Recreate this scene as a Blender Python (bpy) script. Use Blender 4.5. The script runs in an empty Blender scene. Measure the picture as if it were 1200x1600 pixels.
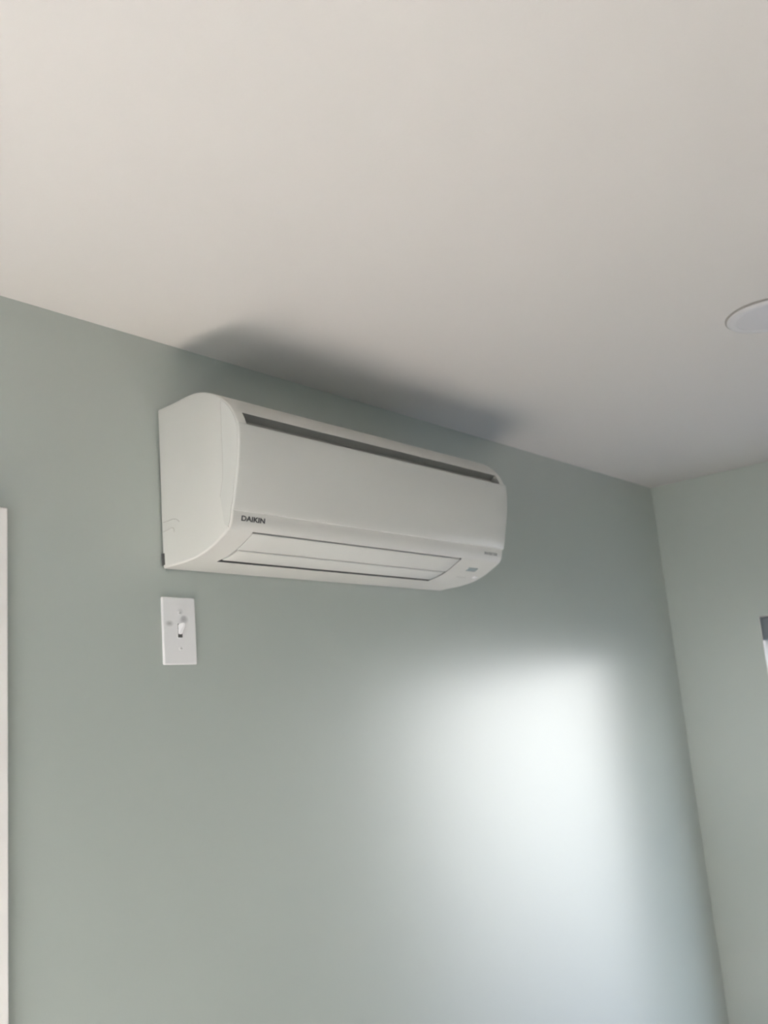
import bpy, bmesh, math
from mathutils import Vector

sc = bpy.context.scene
H = 2.44                                   # ceiling height; wall with the unit is y = 0, right wall is x = 0
# ------------------------------------------------------------------ camera
cd = bpy.data.cameras.new('camera'); cam = bpy.data.objects.new('camera', cd); sc.collection.objects.link(cam)
cam.location = (-3.0819, -1.3254, H - 0.6997)
cam.rotation_euler = (1.7838, 0.0835, -0.8717)
cd.sensor_fit = 'VERTICAL'; cd.sensor_height = 36.0; cd.lens = 1519.05 / 1600 * 36.0
cd.clip_start = 0.02
cd.dof.use_dof = True; cd.dof.focus_distance = 1.05; cd.dof.aperture_fstop = 36.0 * .001 * cd.lens / 36.0 / 0.0036
sc.camera = cam
# ------------------------------------------------------------------ world
SKY = (0.38, 0.60, 1.0); HOR = (1.0, 0.95, 0.95); GROUND = (0.14, 0.15, 0.20)
SKY_STRENGTH = 5.2
w = bpy.data.worlds.new('world'); sc.world = w; w.use_nodes = True
nt = w.node_tree; nt.nodes.clear()
tc = nt.nodes.new('ShaderNodeTexCoord'); sx = nt.nodes.new('ShaderNodeSeparateXYZ')
mr = nt.nodes.new('ShaderNodeMapRange'); cr = nt.nodes.new('ShaderNodeValToRGB')
bg = nt.nodes.new('ShaderNodeBackground'); wo = nt.nodes.new('ShaderNodeOutputWorld')
nt.links.new(tc.outputs['Generated'], sx.inputs[0]); nt.links.new(sx.outputs['Z'], mr.inputs['Value'])
mr.inputs['From Min'].default_value = -1; mr.inputs['From Max'].default_value = 1
nt.links.new(mr.outputs[0], cr.inputs[0]); nt.links.new(cr.outputs[0], bg.inputs[0]); nt.links.new(bg.outputs[0], wo.inputs[0])
e = cr.color_ramp.elements
e[0].position = 0.35; e[0].color = (*GROUND, 1); e[1].position = 0.80; e[1].color = (*SKY, 1)
k = cr.color_ramp.elements.new(0.46); k.color = (0.85, 0.85, 0.88, 1)
k = cr.color_ramp.elements.new(0.58); k.color = (*HOR, 1)
bg.inputs[1].default_value = SKY_STRENGTH
# ------------------------------------------------------------------ sun
sd = bpy.data.lights.new('sun', 'SUN'); so = bpy.data.objects.new('sun', sd); sc.collection.objects.link(so)
SUN_DIR = Vector((0.53, 0.27, -0.82))     # in through the left window, down onto the floor
so.rotation_euler = SUN_DIR.to_track_quat('-Z', 'Y').to_euler()
sd.energy = 140.0; sd.color = (1.0, 0.94, 0.90); sd.angle = math.radians(0.8)
# ------------------------------------------------------------------ exposure and renderer quality
sc.view_settings.view_transform = 'Standard'; sc.view_settings.look = 'None'
sc.view_settings.gamma = 1.0; sc.view_settings.use_curve_mapping = False
sc.view_settings.exposure = 0.34
try:
    cy = sc.cycles
    cy.max_bounces = 12; cy.diffuse_bounces = 8; cy.glossy_bounces = 4; cy.transparent_max_bounces = 8
    cy.use_denoising = True; cy.sample_clamp_indirect = 0.0
except Exception:
    pass

# ------------------------------------------------------------------ window openings (y/z or x/z ranges)
W1 = dict(a0=-1.22, a1=-0.287, z0=0.35, z1=H - 0.476)          # right wall, over y
W2 = dict(a0=-1.85, a1=-0.35, z0=0.85, z1=2.08)                # left wall, over y
XL, YR = -3.80, -4.20                                          # left and rear wall planes
TH = 0.14

# ------------------------------------------------------------------ helpers
def link(o):
    sc.collection.objects.link(o); return o
def mat(name, col, rough=.5, spec=.5, bump=0, bscale=200, mottle=0, mscale=3, metal=0, emit=None):
    m = bpy.data.materials.new(name); m.use_nodes = True
    n = m.node_tree.nodes; l = m.node_tree.links; b = n['Principled BSDF']
    b.inputs['Base Color'].default_value = (*col, 1); b.inputs['Roughness'].default_value = rough
    b.inputs['Specular IOR Level'].default_value = spec; b.inputs['Metallic'].default_value = metal
    t = n.new('ShaderNodeTexCoord')
    if mottle:
        no = n.new('ShaderNodeTexNoise'); no.inputs['Scale'].default_value = mscale; no.inputs['Detail'].default_value = 4
        l.new(t.outputs['Object'], no.inputs['Vector'])
        r = n.new('ShaderNodeMapRange'); r.inputs['To Min'].default_value = 1 - mottle; r.inputs['To Max'].default_value = 1 + mottle
        l.new(no.outputs['Fac'], r.inputs['Value'])
        mx = n.new('ShaderNodeVectorMath'); mx.operation = 'SCALE'; mx.inputs[0].default_value = col
        l.new(r.outputs[0], mx.inputs['Scale']); l.new(mx.outputs[0], b.inputs['Base Color'])
    if bump:
        no = n.new('ShaderNodeTexNoise'); no.inputs['Scale'].default_value = bscale; no.inputs['Detail'].default_value = 3
        l.new(t.outputs['Object'], no.inputs['Vector'])
        bp = n.new('ShaderNodeBump'); bp.inputs['Strength'].default_value = bump; bp.inputs['Distance'].default_value = .001
        l.new(no.outputs['Fac'], bp.inputs['Height']); l.new(bp.outputs[0], b.inputs['Normal'])
    return m
def obj(name, bm, m, parent=None, smooth=None, bevel=0):
    me = bpy.data.meshes.new(name); bmesh.ops.recalc_face_normals(bm, faces=bm.faces[:]); bm.to_mesh(me); bm.free()
    for mm in (m if isinstance(m, (list, tuple)) else [m]): me.materials.append(mm)
    o = link(bpy.data.objects.new(name, me))
    if parent: o.parent = parent
    if smooth is not None:
        for p in me.polygons: p.use_smooth = True
        me.set_sharp_from_angle(angle=math.radians(smooth))
    if bevel:
        md = o.modifiers.new('bevel', 'BEVEL'); md.width = bevel; md.segments = 3; md.limit_method = 'ANGLE'
        for p in me.polygons: p.use_smooth = True
        me.set_sharp_from_angle(angle=math.radians(80))
    return o
def box(bm, x0, x1, y0, y1, z0, z1):
    v = [bm.verts.new(c) for c in ((x0,y0,z0),(x1,y0,z0),(x1,y1,z0),(x0,y1,z0),(x0,y0,z1),(x1,y0,z1),(x1,y1,z1),(x0,y1,z1))]
    for f in ((0,3,2,1),(4,5,6,7),(0,1,5,4),(1,2,6,5),(2,3,7,6),(3,0,4,7)): bm.faces.new([v[i] for i in f])
def boxes(*bs):
    bm = bmesh.new()
    for b in bs: box(bm, *b)
    return bm
def lathe(bm, prof, n=64, c=(0,0,0)):
    rings = []
    for r, z in prof:
        if r < 1e-6: rings.append([bm.verts.new((c[0], c[1], c[2]+z))])
        else: rings.append([bm.verts.new((c[0]+r*math.cos(2*math.pi*i/n), c[1]+r*math.sin(2*math.pi*i/n), c[2]+z)) for i in range(n)])
    for a, b in zip(rings, rings[1:]):
        for i in range(n):
            j = (i+1) % n
            if len(a) == 1 and len(b) == 1: continue
            if len(a) == 1: bm.faces.new((a[0], b[j], b[i]))
            elif len(b) == 1: bm.faces.new((a[i], a[j], b[0]))
            else: bm.faces.new((a[i], a[j], b[j], b[i]))
def tube(bm, pts, r, n=8):
    pts = [Vector(p) for p in pts]; rings = []
    for i, p in enumerate(pts):
        t = (pts[min(i+1, len(pts)-1)] - pts[max(i-1, 0)]).normalized()
        u = t.orthogonal() if i == 0 else (u - t*u.dot(t)); u.normalize(); v = t.cross(u)
        rings.append([bm.verts.new(p + r*(math.cos(2*math.pi*k/n)*u + math.sin(2*math.pi*k/n)*v)) for k in range(n)])
    for a, b in zip(rings, rings[1:]):
        for k in range(n): bm.faces.new((a[k], a[(k+1)%n], b[(k+1)%n], b[k]))
    bm.faces.new(rings[0][::-1]); bm.faces.new(rings[-1])
def structure(o): o['kind'] = 'structure'; return o
def thing(name, label, cat, loc):
    o = link(bpy.data.objects.new(name, None)); o.location = loc; o.empty_display_size = .05
    o['label'] = label; o['category'] = cat; return o

# ------------------------------------------------------------------ materials
GREEN = (0.468, 0.518, 0.485)
M_wall = mat('sage_green_eggshell_paint', GREEN, rough=.30, spec=1.0, bump=.10, bscale=260, mottle=.015, mscale=2)
M_wall.node_tree.nodes['Principled BSDF'].inputs['Coat Weight'].default_value = 1.0      # satin sheen of the wall paint
M_wall.node_tree.nodes['Principled BSDF'].inputs['Coat Roughness'].default_value = .34
M_wall.node_tree.nodes['Principled BSDF'].inputs['Coat IOR'].default_value = 1.6
M_wallb = M_wall
M_ceil = mat('flat_white_ceiling_paint', (0.70, 0.685, 0.665), rough=.9, spec=.2, bump=.15, bscale=180, mottle=.01)
M_trim = mat('white_trim_paint', (0.90, 0.875, 0.855), rough=.4)
M_floor = mat('pale_oak_floor', (0.25, 0.218, 0.202), rough=.45, mottle=.12, mscale=6)
M_plastic = mat('warm_white_plastic', (0.68, 0.678, 0.645), rough=.35, spec=.5, bump=.02, bscale=900)
M_panel = mat('white_front_plastic', (0.685, 0.69, 0.66), rough=.22, spec=.5, bump=.02, bscale=900)
M_dark = mat('dark_grey_recess_plastic', (0.09, 0.09, 0.088), rough=.7)
M_slot = mat('grey_intake_plastic', (0.34, 0.34, 0.32), rough=.7)
M_print = mat('dark_grey_print', (0.07, 0.07, 0.075), rough=.5)
M_print2 = mat('mid_grey_print', (0.24, 0.24, 0.24), rough=.5)
M_window = mat('blue_grey_receiver_window', (0.34, 0.40, 0.41), rough=.25)
M_seam = mat('groove_shade_plastic', (0.50, 0.49, 0.46), rough=.5)  # darker than the housing: shade of the grooves put into the colour
M_plate = mat('bright_white_nylon', (0.86, 0.86, 0.87), rough=.35)
M_vinyl = mat('white_vinyl', (0.84, 0.85, 0.86), rough=.35)
M_light = mat('white_light_trim', (0.67, 0.67, 0.675), rough=.45)
M_lens = mat('frosted_light_lens', (0.61, 0.605, 0.615), rough=.3)
M_gap_shade = mat('grey_gap_shade', (0.36, 0.35, 0.33), rough=.8)  # grey paints the shadow gap between light trim and ceiling
M_blind = mat('grey_blue_cassette', (0.20, 0.22, 0.25), rough=.45)
M_steel = mat('brushed_nickel', (0.6, 0.58, 0.55), rough=.3, metal=1)
def glass_mat():
    m = bpy.data.materials.new('clear_window_glass'); m.use_nodes = True; n = m.node_tree.nodes; l = m.node_tree.links; n.clear()
    o = n.new('ShaderNodeOutputMaterial'); mx = n.new('ShaderNodeMixShader'); t = n.new('ShaderNodeBsdfTransparent')
    g = n.new('ShaderNodeBsdfGlossy'); g.inputs['Roughness'].default_value = .02; mx.inputs[0].default_value = .06
    t.inputs[0].default_value = (.95, .97, .96, 1)
    l.new(t.outputs[0], mx.inputs[1]); l.new(g.outputs[0], mx.inputs[2]); l.new(mx.outputs[0], o.inputs[0]); return m
M_glass = glass_mat()
# smudges of handling dirt on the switch plate, fixed to the plate
def smudge(m, spots):
    n = m.node_tree.nodes; l = m.node_tree.links; b = n['Principled BSDF']
    t = n.new('ShaderNodeTexCoord'); no = n.new('ShaderNodeTexNoise'); no.inputs['Scale'].default_value = 90; no.inputs['Detail'].default_value = 3
    l.new(t.outputs['Object'], no.inputs['Vector']); acc = None
    for (x, z, rx, rz, k) in spots:
        s = n.new('ShaderNodeMapping'); s.inputs['Location'].default_value = (-x/rx, 0, -z/rz); s.inputs['Scale'].default_value = (1/rx, 0, 1/rz)
        l.new(t.outputs['Object'], s.inputs[0]); ln = n.new('ShaderNodeVectorMath'); ln.operation = 'LENGTH'; l.new(s.outputs[0], ln.inputs[0])
        r = n.new('ShaderNodeMapRange'); r.inputs['From Min'].default_value = 0.2; r.inputs['From Max'].default_value = 1; r.inputs['To Min'].default_value = k; r.inputs['To Max'].default_value = 0
        l.new(ln.outputs['Value'], r.inputs[0])
        if acc is None: acc = r.outputs[0]
        else:
            a = n.new('ShaderNodeMath'); a.operation = 'ADD'; l.new(acc, a.inputs[0]); l.new(r.outputs[0], a.inputs[1]); acc = a.outputs[0]
    mu = n.new('ShaderNodeMath'); mu.operation = 'MULTIPLY'; l.new(acc, mu.inputs[0]); l.new(no.outputs['Fac'], mu.inputs[1])
    mx = n.new('ShaderNodeMixRGB'); mx.inputs[1].default_value = b.inputs['Base Color'].default_value; mx.inputs[2].default_value = (.25, .25, .25, 1)
    l.new(mu.outputs[0], mx.inputs[0]); l.new(mx.outputs[0], b.inputs['Base Color'])
smudge(M_plate, [(-.0215, .012, .010, .006, 1.0), (.010, .019, .010, .008, .9), (.002, .033, .007, .006, .5)])

# ------------------------------------------------------------------ room shell
def wall(name, axis, pos, out, a0, a1, hole=None, m=M_wall):
    """slab on plane axis=pos, thickness TH outward, spanning a0..a1 x 0..H with one optional rectangular opening"""
    rects = [(a0, a1, 0, H)]
    if hole:
        h0, h1, z0, z1 = hole
        rects = [(a0, h0, 0, H), (h1, a1, 0, H), (h0, h1, z1, H)] + ([(h0, h1, 0, z0)] if z0 > 0 else [])
    bm = bmesh.new(); p0, p1 = sorted((pos, pos + out*TH))
    for (s0, s1, z0, z1) in rects:
        if axis == 'x': box(bm, p0, p1, s0, s1, z0, z1)
        else: box(bm, s0, s1, p0, p1, z0, z1)
    bmesh.ops.remove_doubles(bm, verts=bm.verts[:], dist=1e-5)
    return structure(obj(name, bm, m))
DX1 = -2.3468; CW = 0.060; DX0 = DX1 - 2*CW - 0.80; DTOP = H - 0.3437     # outer edges of the door casing
wall('wall_front', 'y', 0, 1, XL - TH, TH, hole=(DX0 + CW, DX1 - CW, 0, DTOP - CW))
wall('wall_right', 'x', 0, 1, YR, 0, hole=(W1['a0'], W1['a1'], W1['z0'], W1['z1']), m=M_wallb)
wall('wall_left', 'x', XL, -1, YR, 0, hole=(W2['a0'], W2['a1'], W2['z0'], W2['z1']))
wall('wall_rear', 'y', YR, -1, XL - TH, TH)
structure(obj('ceiling', boxes((XL - TH, TH, YR - TH, TH, H, H + .12)), M_ceil))
structure(obj('floor', boxes((XL - TH, TH, YR - TH, TH, -.1, 0)), M_floor))
bb = (('baseboard_front', (DX1, 0, -.014, 0, 0, .11)), ('baseboard_right', (-.014, 0, YR, -.014, 0, .11)),
      ('baseboard_left', (XL, XL + .014, YR, 0, 0, .11)))
for n_, b_ in bb: structure(obj(n_, boxes(b_), M_trim, bevel=.003))

# door and its casing on the front wall (the casing's right edge shows at the left of the frame)
tr = structure(obj('trim_1', boxes((DX1 - CW, DX1, -.018, 0, 0, DTOP)), M_trim, bevel=.003))
structure(obj('trim_2', boxes((DX0, DX0 + CW, -.018, 0, 0, DTOP)), M_trim, bevel=.003))
structure(obj('trim_3', boxes((DX0 + CW, DX1 - CW, -.018, 0, DTOP - CW, DTOP)), M_trim, bevel=.003))
d = structure(obj('door_1', boxes((DX0 + CW + .003, DX1 - CW - .003, .012, .05, .008, DTOP - CW - .003)), M_trim, bevel=.002))
for (px0, px1, pz0, pz1) in ((.11, .37, .2, .95), (.43, .69, .2, .95), (.11, .37, 1.08, 1.92), (.43, .69, 1.08, 1.92)):
    obj('door_panel', boxes((DX0 + CW + px0, DX0 + CW + px1, .006, .013, pz0, pz1)), M_trim, d, bevel=.004)
bm = bmesh.new(); lathe(bm, [(0, 0), (.03, 0), (.03, .006), (.012, .01), (.012, .03), (.026, .04), (.028, .055), (.018, .066), (0, .068)], 32)
hd = obj('door_handle', bm, M_steel, d, smooth=40); hd.rotation_euler = (math.pi/2, 0, 0); hd.location = (DX0 + CW + .07, .012, .96)

# ------------------------------------------------------------------ windows
def window(name, axis, pos, out, W, vertical_rail=False):
    """white frame, sashes and panes set deep in the opening"""
    a0, a1, z0, z1 = W['a0'], W['a1'], W['z0'], W['z1']
    def B(bm, s0, s1, d0, d1, zz0, zz1):
        p0, p1 = sorted((pos + out*d0, pos + out*d1))
        if axis == 'x': box(bm, p0, p1, s0, s1, zz0, zz1)
        else: box(bm, s0, s1, p0, p1, zz0, zz1)
    f = .016; bm = bmesh.new()
    for r in ((a0, a0+f, z0, z1), (a1-f, a1, z0, z1), (a0+f, a1-f, z0, z0+f), (a0+f, a1-f, z1-f, z1)):
        B(bm, r[0], r[1], .045, .098, r[2], r[3])
    root = structure(obj(name, bm, M_vinyl, bevel=.002))
    am, zm = (a0+a1)/2, (z0+z1)/2
    halves = ((a0+f, am+.02, z0+f, z1-f, .05), (am-.02, a1-f, z0+f, z1-f, .072)) if vertical_rail else ((a0+f, a1-f, z0+f, z1-f, .05),)
    for (s0, s1, q0, q1, dd) in halves:
        bm = bmesh.new(); g = .022
        for r in ((s0, s0+g, q0, q1), (s1-g, s1, q0, q1), (s0+g, s1-g, q0, q0+g), (s0+g, s1-g, q1-g, q1)): B(bm, r[0], r[1], dd, dd+.02, r[2], r[3])
        s = obj('sash', bm, M_vinyl, root, bevel=.002)
        bm = bmesh.new(); B(bm, s0+g, s1-g, dd+.009, dd+.012, q0+g, q1-g); obj('pane', bm, M_glass, s)
    # jamb lining of the opening
    bm = bmesh.new(); t = .0015
    B(bm, a1-t, a1, t, .045, z0, z1); B(bm, a0, a0+t, t, .045, z0, z1); B(bm, a0+t, a1-t, t, .045, z1-t, z1); B(bm, a0+t, a1-t, t, .045, z0, z0+t)
    obj('jamb_lining', bm, M_trim, root)
    # portal guides sky sampling through the opening
    pl = bpy.data.lights.new(name + '_portal', 'AREA'); pl.shape = 'RECTANGLE'; pl.size = (a1-a0); pl.size_y = (z1-z0); pl.cycles.is_portal = True
    po = link(bpy.data.objects.new(name + '_portal', pl)); dirn = Vector((-out, 0, 0)) if axis == 'x' else Vector((0, -out, 0))
    po.rotation_euler = dirn.to_track_quat('-Z', 'Z').to_euler()
    po.location = (pos + out*.145, am, zm) if axis == 'x' else (am, pos + out*.145, zm)
    return root
window('window_1', 'x', 0, 1, W1)
window('window_2', 'x', XL, -1, W2, True)

# roller blind cassette over the right-hand window
rb = thing('roller_blind', 'slim dark grey roller blind cassette above the window at the right edge', 'blind', (0, (W1['a0']+W1['a1'])/2, W1['z1']))
hw = (W1['a1']-W1['a0'])/2 - .0038
obj('cassette', boxes((.0012, .040, -hw, hw, -.072, -.0018)), M_blind, rb, bevel=.006)
for s_ in (-1, 1): obj('end_cap', boxes((.0008, .041, s_*hw - .002, s_*hw + .002, -.074, -.0016)), M_blind, rb, bevel=.001)

# ------------------------------------------------------------------ air conditioner
AX, AZ, AW = -2.0564, H - 0.4142, 0.7888
ac = thing('air_conditioner', 'long white wall-mounted air conditioner unit with curved front near the ceiling', 'air conditioner', (AX, 0, AZ))
P0 = [(.004,.2837),(.045,.2848),(.080,.2868),(.1057,.2860),(.1271,.2810),(.1542,.2693),(.1741,.2558),(.1918,.2375),(.2028,.2181),(.2077,.2016),
      (.2075,.1737),(.2031,.1426),(.1962,.1123),(.1881,.0790),(.1836,.0660),(.179,.0474),(.172,.0372),(.1526,.0262),(.1281,.0148),(.0986,.0062),(.062,.0018),(.028,.0009),(.004,0)]
P0 = [Vector(p) for p in P0]
S0 = [0.0]
for a, b in zip(P0, P0[1:]): S0.append(S0[-1] + (b-a).length)
SOFF = 0.004                                # s values below were measured from y = 0
def prof(s):
    s = min(max(s - SOFF, 0), S0[-1] - 1e-7)
    i = max(j for j in range(len(S0)-1) if S0[j] <= s + 1e-12); h = S0[i+1]-S0[i]; t = (s-S0[i])/h
    def tan(j):
        if j == 0: return (P0[1]-P0[0])/(S0[1]-S0[0])
        if j == len(P0)-1: return (P0[-1]-P0[-2])/(S0[-1]-S0[-2])
        return (P0[j+1]-P0[j-1])/(S0[j+1]-S0[j-1])
    a, b, m0, m1 = P0[i], P0[i+1], tan(i)*h, tan(i+1)*h
    return (2*t**3-3*t*t+1)*a + (t**3-2*t*t+t)*m0 + (-2*t**3+3*t*t)*b + (t**3-t*t)*m1
def frame_at(s):
    p = prof(s); d_ = (prof(s+.001) - prof(s-.001)); d_.normalize()
    return p, Vector((-d_.y, d_.x))        # position and OUTWARD normal (y out of wall, z up) checked below
_p, _n = frame_at(.30)
NS = 1 if _n.x > 0 else -1
SMAX = S0[-1] + SOFF
def surf(x, s, h):
    p, n = frame_at(s); n = n*NS; return Vector((x, -(p.x + n.x*h), p.y + n.y*h))
def frange(a, b, st):
    n = max(1, int(round((b-a)/st))); return [a + (b-a)*i/n for i in range(n+1)]
def uniq(l):
    l = sorted(l); r = [l[0]]
    for q in l[1:]:
        if q - r[-1] > 5e-5: r.append(q)
    return r
RS = (.020, .7690, .2170, .2408, .016)      # intake slot  x0 x1 s0 s1 depth
RO = (.0535, .6434, .4172, .5165, .018)     # air outlet
RC = (.700, .7355, .4420, .4535, .0012)     # receiver window seat
RR = (RS, RO, RC)
def depth(x, s):
    for (x0, x1, s0, s1, dd) in RR:
        if x0 < x < x1 and s0 < s < s1: return dd
    return 0
EPS = .0004; RB = .0035
xs = [0, .0003, .0010, .0021, RB] + frange(.0036, AW-.0036, .06) + [AW-RB, AW-.0021, AW-.0010, AW-.0003, AW]
ss = frange(SOFF, SMAX, .0055)
for (x0, x1, s0, s1, dd) in RR:
    xs += [x0-EPS, x0+EPS, x1-EPS, x1+EPS]; ss = [q for q in ss if min(abs(q-s0), abs(q-s1)) > .0015] + [s0-EPS, s0+EPS, s1-EPS, s1+EPS]
xs, ss = uniq(xs), uniq(ss)
def inset(x, r, x0=0, x1=AW):
    e_ = min(x-x0, x1-x)
    return 0 if e_ >= r else r - math.sqrt(max(0, r*r - (r-e_)**2))
bm = bmesh.new(); grid = []
for x in xs: grid.append([bm.verts.new(surf(x, s, -inset(x, RB) - depth(x, s))) for s in ss])
for i in range(len(xs)-1):
    for j in range(len(ss)-1):
        f = bm.faces.new((grid[i][j], grid[i+1][j], grid[i+1][j+1], grid[i][j+1]))
        xm, sm = (xs[i]+xs[i+1])/2, (ss[j]+ss[j+1])/2
        for q, (x0, x1, s0, s1, dd) in enumerate(RR):
            if x0-EPS*1.5 < xm < x1+EPS*1.5 and s0-EPS*1.5 < sm < s1+EPS*1.5: f.material_index = (1, 2, 3)[q]
for c_ in (grid[0], grid[-1]): bm.faces.new(c_)
bm.faces.new([grid[i][0] for i in range(len(xs))] + [grid[i][-1] for i in reversed(range(len(xs)))])
obj('housing', bm, [M_plastic, M_slot, M_dark, M_window], ac, smooth=28)

def patch(bm, x0, x1, s0, s1, h, r, skirt, nx=14, st=.005):
    """a curved plate that follows the housing, with rounded rim and a skirt going down behind it"""
    off = [(0, -skirt), (0, -r), (.15*r, -.47*r), (.5*r, -.134*r), (r, 0)]
    X = [(x0+a, b) for a, b in off] + [(x, 0) for x in frange(x0+r, x1-r, (x1-x0)/nx)[1:-1]] + [(x1-a, b) for a, b in off[::-1]]
    Sx = [(s0+a, b) for a, b in off] + [(s, 0) for s in frange(s0+r, s1-r, st)[1:-1]] + [(s1-a, b) for a, b in off[::-1]]
    g = [[bm.verts.new(surf(x, s, h + min(hx, hs))) for s, hs in Sx] for x, hx in X]
    for i in range(len(X)-1):
        for j in range(len(Sx)-1): bm.faces.new((g[i][j], g[i+1][j], g[i+1][j+1], g[i][j+1]))
# front panel with its side returns
bm = bmesh.new(); patch(bm, -.0004, AW+.0004, .2412, .3850, .0022, .0020, .006)
for xa, xb in ((-.0012, .0006), (AW-.0006, AW+.0012)):
    pts = []
    for s in frange(.1905, .4130, .006):
        q = surf(0, s, -.0028); pts.append((q.y, q.z))
    back = [(-.1640, .046), (-.1575, .0942), (-.1655, .12), (-.1680, .15), (-.1695, .2560)]
    ring = pts + back
    A = [bm.verts.new((xa, y, z)) for y, z in ring]; Bv = [bm.verts.new((xb, y, z)) for y, z in ring]
    bm.faces.new(A); bm.faces.new(Bv[::-1])
    for i in range(len(ring)): bm.faces.new((A[i], A[(i+1)%len(ring)], Bv[(i+1)%len(ring)], Bv[i]))
obj('front_panel', bm, M_panel, ac, smooth=28)
for xx in (-.0001, AW + .0001):
    bm = bmesh.new(); tube(bm, [(xx, y + .0008, z) for y, z in [(-.1735, .0400)] + back[1:]], .0009, 6)
    obj('side_seam', bm, M_seam, ac)
# air flaps closing the outlet
bm = bmesh.new(); patch(bm, .0560, .6425, .4205, .4662, -.0004, .0010, .006); obj('flap', bm, M_panel, ac, smooth=28)
bm = bmesh.new(); patch(bm, .0600, .6400, .4690, .5095, -.0004, .0010, .006); obj('flap', bm, M_panel, ac, smooth=28)
# louvre vanes behind the flaps
# controls at the right of the flaps
bm = bmesh.new(); patch(bm, .7008, .7347, .4427, .4528, .0002, .0008, .001, nx=4, st=.003); q = obj('receiver_window', bm, M_window, ac, smooth=28); q['label'] = 'small blue-grey signal receiver window'
bm = bmesh.new(); patch(bm, .6560, .7740, .4315, .4950, .0006, .0008, .001, nx=6)
o_ = surf(.762, .4745, .0012)
bm2 = bmesh.new(); patch(bm2, .756, .768, .4700, .4785, .0016, .0008, .0018, nx=3, st=.003); q = obj('button', bm2, M_plate, ac, smooth=28)
bm.free()
bm = bmesh.new(); patch(bm, .700, .735, .4800, .4808, .0003, .0002, .0005, nx=3, st=.0005); obj('moulded_line', bm, M_seam, ac)
# printed marks
def lettering(text, x, s, size, width, m, name):
    cu = bpy.data.curves.new(name, 'FONT'); cu.body = text; cu.size = size; cu.extrude = .0001; cu.offset = size*.035
    o = bpy.data.objects.new(name, cu); link(o); bpy.context.view_layer.update()
    me = bpy.data.meshes.new_from_object(o.evaluated_get(bpy.context.evaluated_depsgraph_get())); sc.collection.objects.unlink(o); bpy.data.objects.remove(o)
    vx = [v.co.x for v in me.vertices]; vy = [v.co.y for v in me.vertices]; kx = width/(max(vx)-min(vx)); x_ = min(vx); ym = (min(vy)+max(vy))/2
    for v in me.vertices: v.co = surf(x + (v.co.x-x_)*kx, s - (v.co.y-ym), .0002 + v.co.z)
    me.name = name; me.materials.append(m); t = link(bpy.data.objects.new(name, me)); t.parent = ac; return t
q = lettering('DAIKIN', .0205, .3958, .0115, .052, M_print, 'logo'); q['label'] = 'dark grey maker lettering at the left end'
q = lettering('INVERTER', .7190, .3985, .0080, .050, M_print2, 'marking'); q['label'] = 'small grey lettering at the right end'
# knock-out outline on the left side, near the wall; darker colour paints the groove's shade
bm = bmesh.new()
tube(bm, [(.0001, -y, z) for y, z in ((.006,.0797),(.0150,.0795),(.0224,.0799),(.0329,.0806),(.0414,.0790),(.0470,.0755),(.0500,.0725))], .0007, 6)
obj('knockout_outline', bm, M_seam, ac); bm = bmesh.new()
tube(bm, [(.0001, -y, z) for y, z in ((.006,.0635),(.0181,.0646),(.0286,.0665),(.0335,.0650),(.0356,.0612),(.0352,.0580))], .0007, 6)
obj('knockout_outline', bm, M_seam, ac)
# mounting plate and clip between housing and wall
obj('mounting_plate', boxes((.003, AW-.003, -.0045, -.0002, .004, .279)), M_dark, ac)
obj('mounting_clip', boxes((-.0012, .010, -.0075, -.0004, .006, .026)), M_dark, ac)
# intake grille bars on the top
bm = bmesh.new()
for k_ in range(24):
    xx = .03 + k_*.0313; patch(bm, xx, xx+.006, .030, .086, .0008, .0004, .001, nx=3, st=.02)
g = obj('top_grille', bm, M_plastic, ac); g['kind'] = 'stuff'

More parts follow.
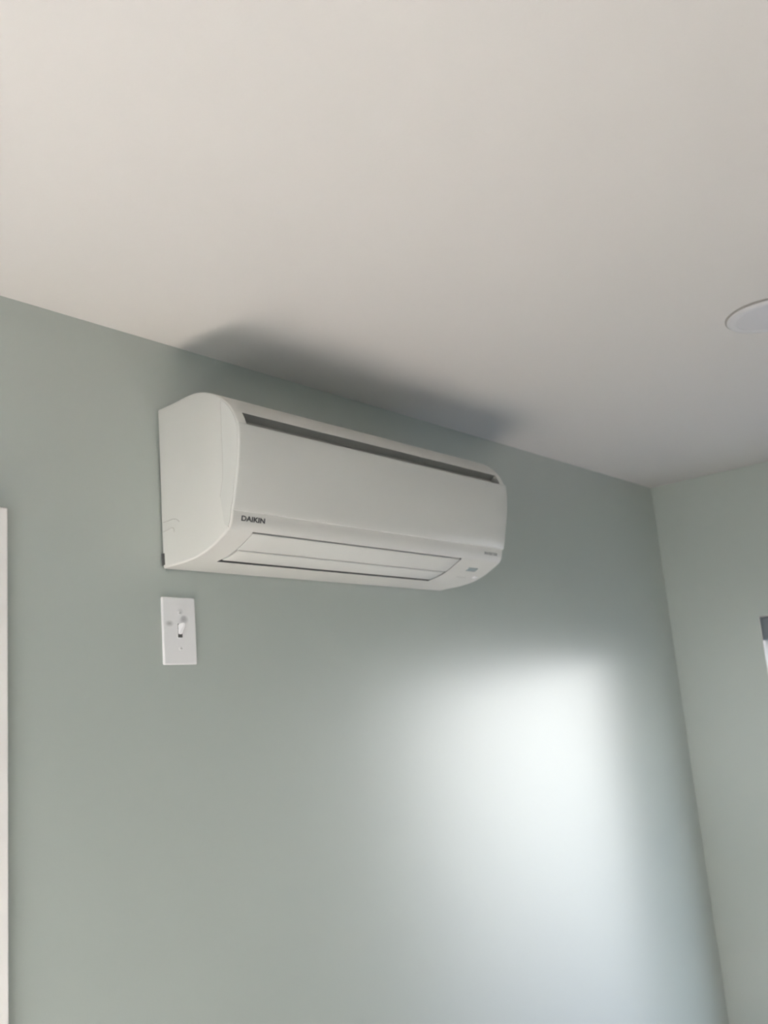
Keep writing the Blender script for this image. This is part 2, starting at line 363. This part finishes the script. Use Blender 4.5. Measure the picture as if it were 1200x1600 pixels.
# ------------------------------------------------------------------ switch
SX, SZ = -2.0286, H - 0.5195
sw = thing('light_switch', 'white toggle switch plate on the green wall below the air conditioner', 'switch', (SX, 0, SZ))
bm = boxes((-.035, .035, -.0055, -.0001, -.057, .057)); obj('plate', bm, M_plate, sw, bevel=.0022)
bm = bmesh.new()
for (a, b, c_, d_) in ((-.0058, -.0048, -.0125, .0125), (.0048, .0058, -.0125, .0125), (-.0048, .0048, .0115, .0125), (-.0048, .0048, -.0125, -.0115)): box(bm, a, b, -.0062, -.005, c_, d_)
obj('toggle_collar', bm, M_plate, sw, bevel=.0003)
obj('toggle_slot', boxes((-.0048, .0048, -.0058, -.0050, -.0115, .0115)), M_dark, sw)
bm = bmesh.new()
lo = [(-.0042, -.0055, -.0065), (.0042, -.0055, -.0065), (.0042, -.0055, .0105), (-.0042, -.0055, .0105)]
hi = [(-.0031, -.0165, .0060), (.0031, -.0165, .0060), (.0031, -.0180, .0125), (-.0031, -.0180, .0125)]
A = [bm.verts.new(v) for v in lo]; Bv = [bm.verts.new(v) for v in hi]; bm.faces.new(A); bm.faces.new(Bv)
for i in range(4): bm.faces.new((A[i], A[(i+1)%4], Bv[(i+1)%4], Bv[i]))
obj('toggle', bm, M_plate, sw, bevel=.0012)
for z_ in (.0302, -.0302):
    bm = bmesh.new(); lathe(bm, [(.0034, 0), (.0034, .0004), (.0026, .0010), (0, .0013)], 20)
    s_ = obj('screw', bm, M_plate, sw, smooth=40); s_.rotation_euler = (math.pi/2, 0, 0); s_.location = (0, -.0054, z_)
    obj('screw_slot', boxes((-.0024, .0024, -.0004, .0004, .0010, .0014)), M_print2, s_)

# ------------------------------------------------------------------ recessed ceiling light
cl = thing('ceiling_light', 'round white recessed ceiling light cut by the right edge, switched off', 'ceiling light', (-1.237, -.820, H))
bm = bmesh.new(); lathe(bm, [(.0802, -.0025), (.0806, -.0045), (.0775, -.0075), (.0700, -.0085), (.0640, -.0075), (.0620, -.0050)], 96); obj('trim_ring', bm, M_light, cl, smooth=40)
bm = bmesh.new(); lathe(bm, [(.0836, -.0001), (.0836, -.0022), (.0780, -.0030), (.0, -.0026)], 96); obj('gap_shade_ring', bm, M_gap_shade, cl, smooth=40)  # added disc whose grey rim stands for the shadow gap around the trim
bm = bmesh.new(); lathe(bm, [(.0638, -.0070), (.0500, -.0074), (.0300, -.0076), (0, -.0078)], 96); obj('lens', bm, M_lens, cl, smooth=40)
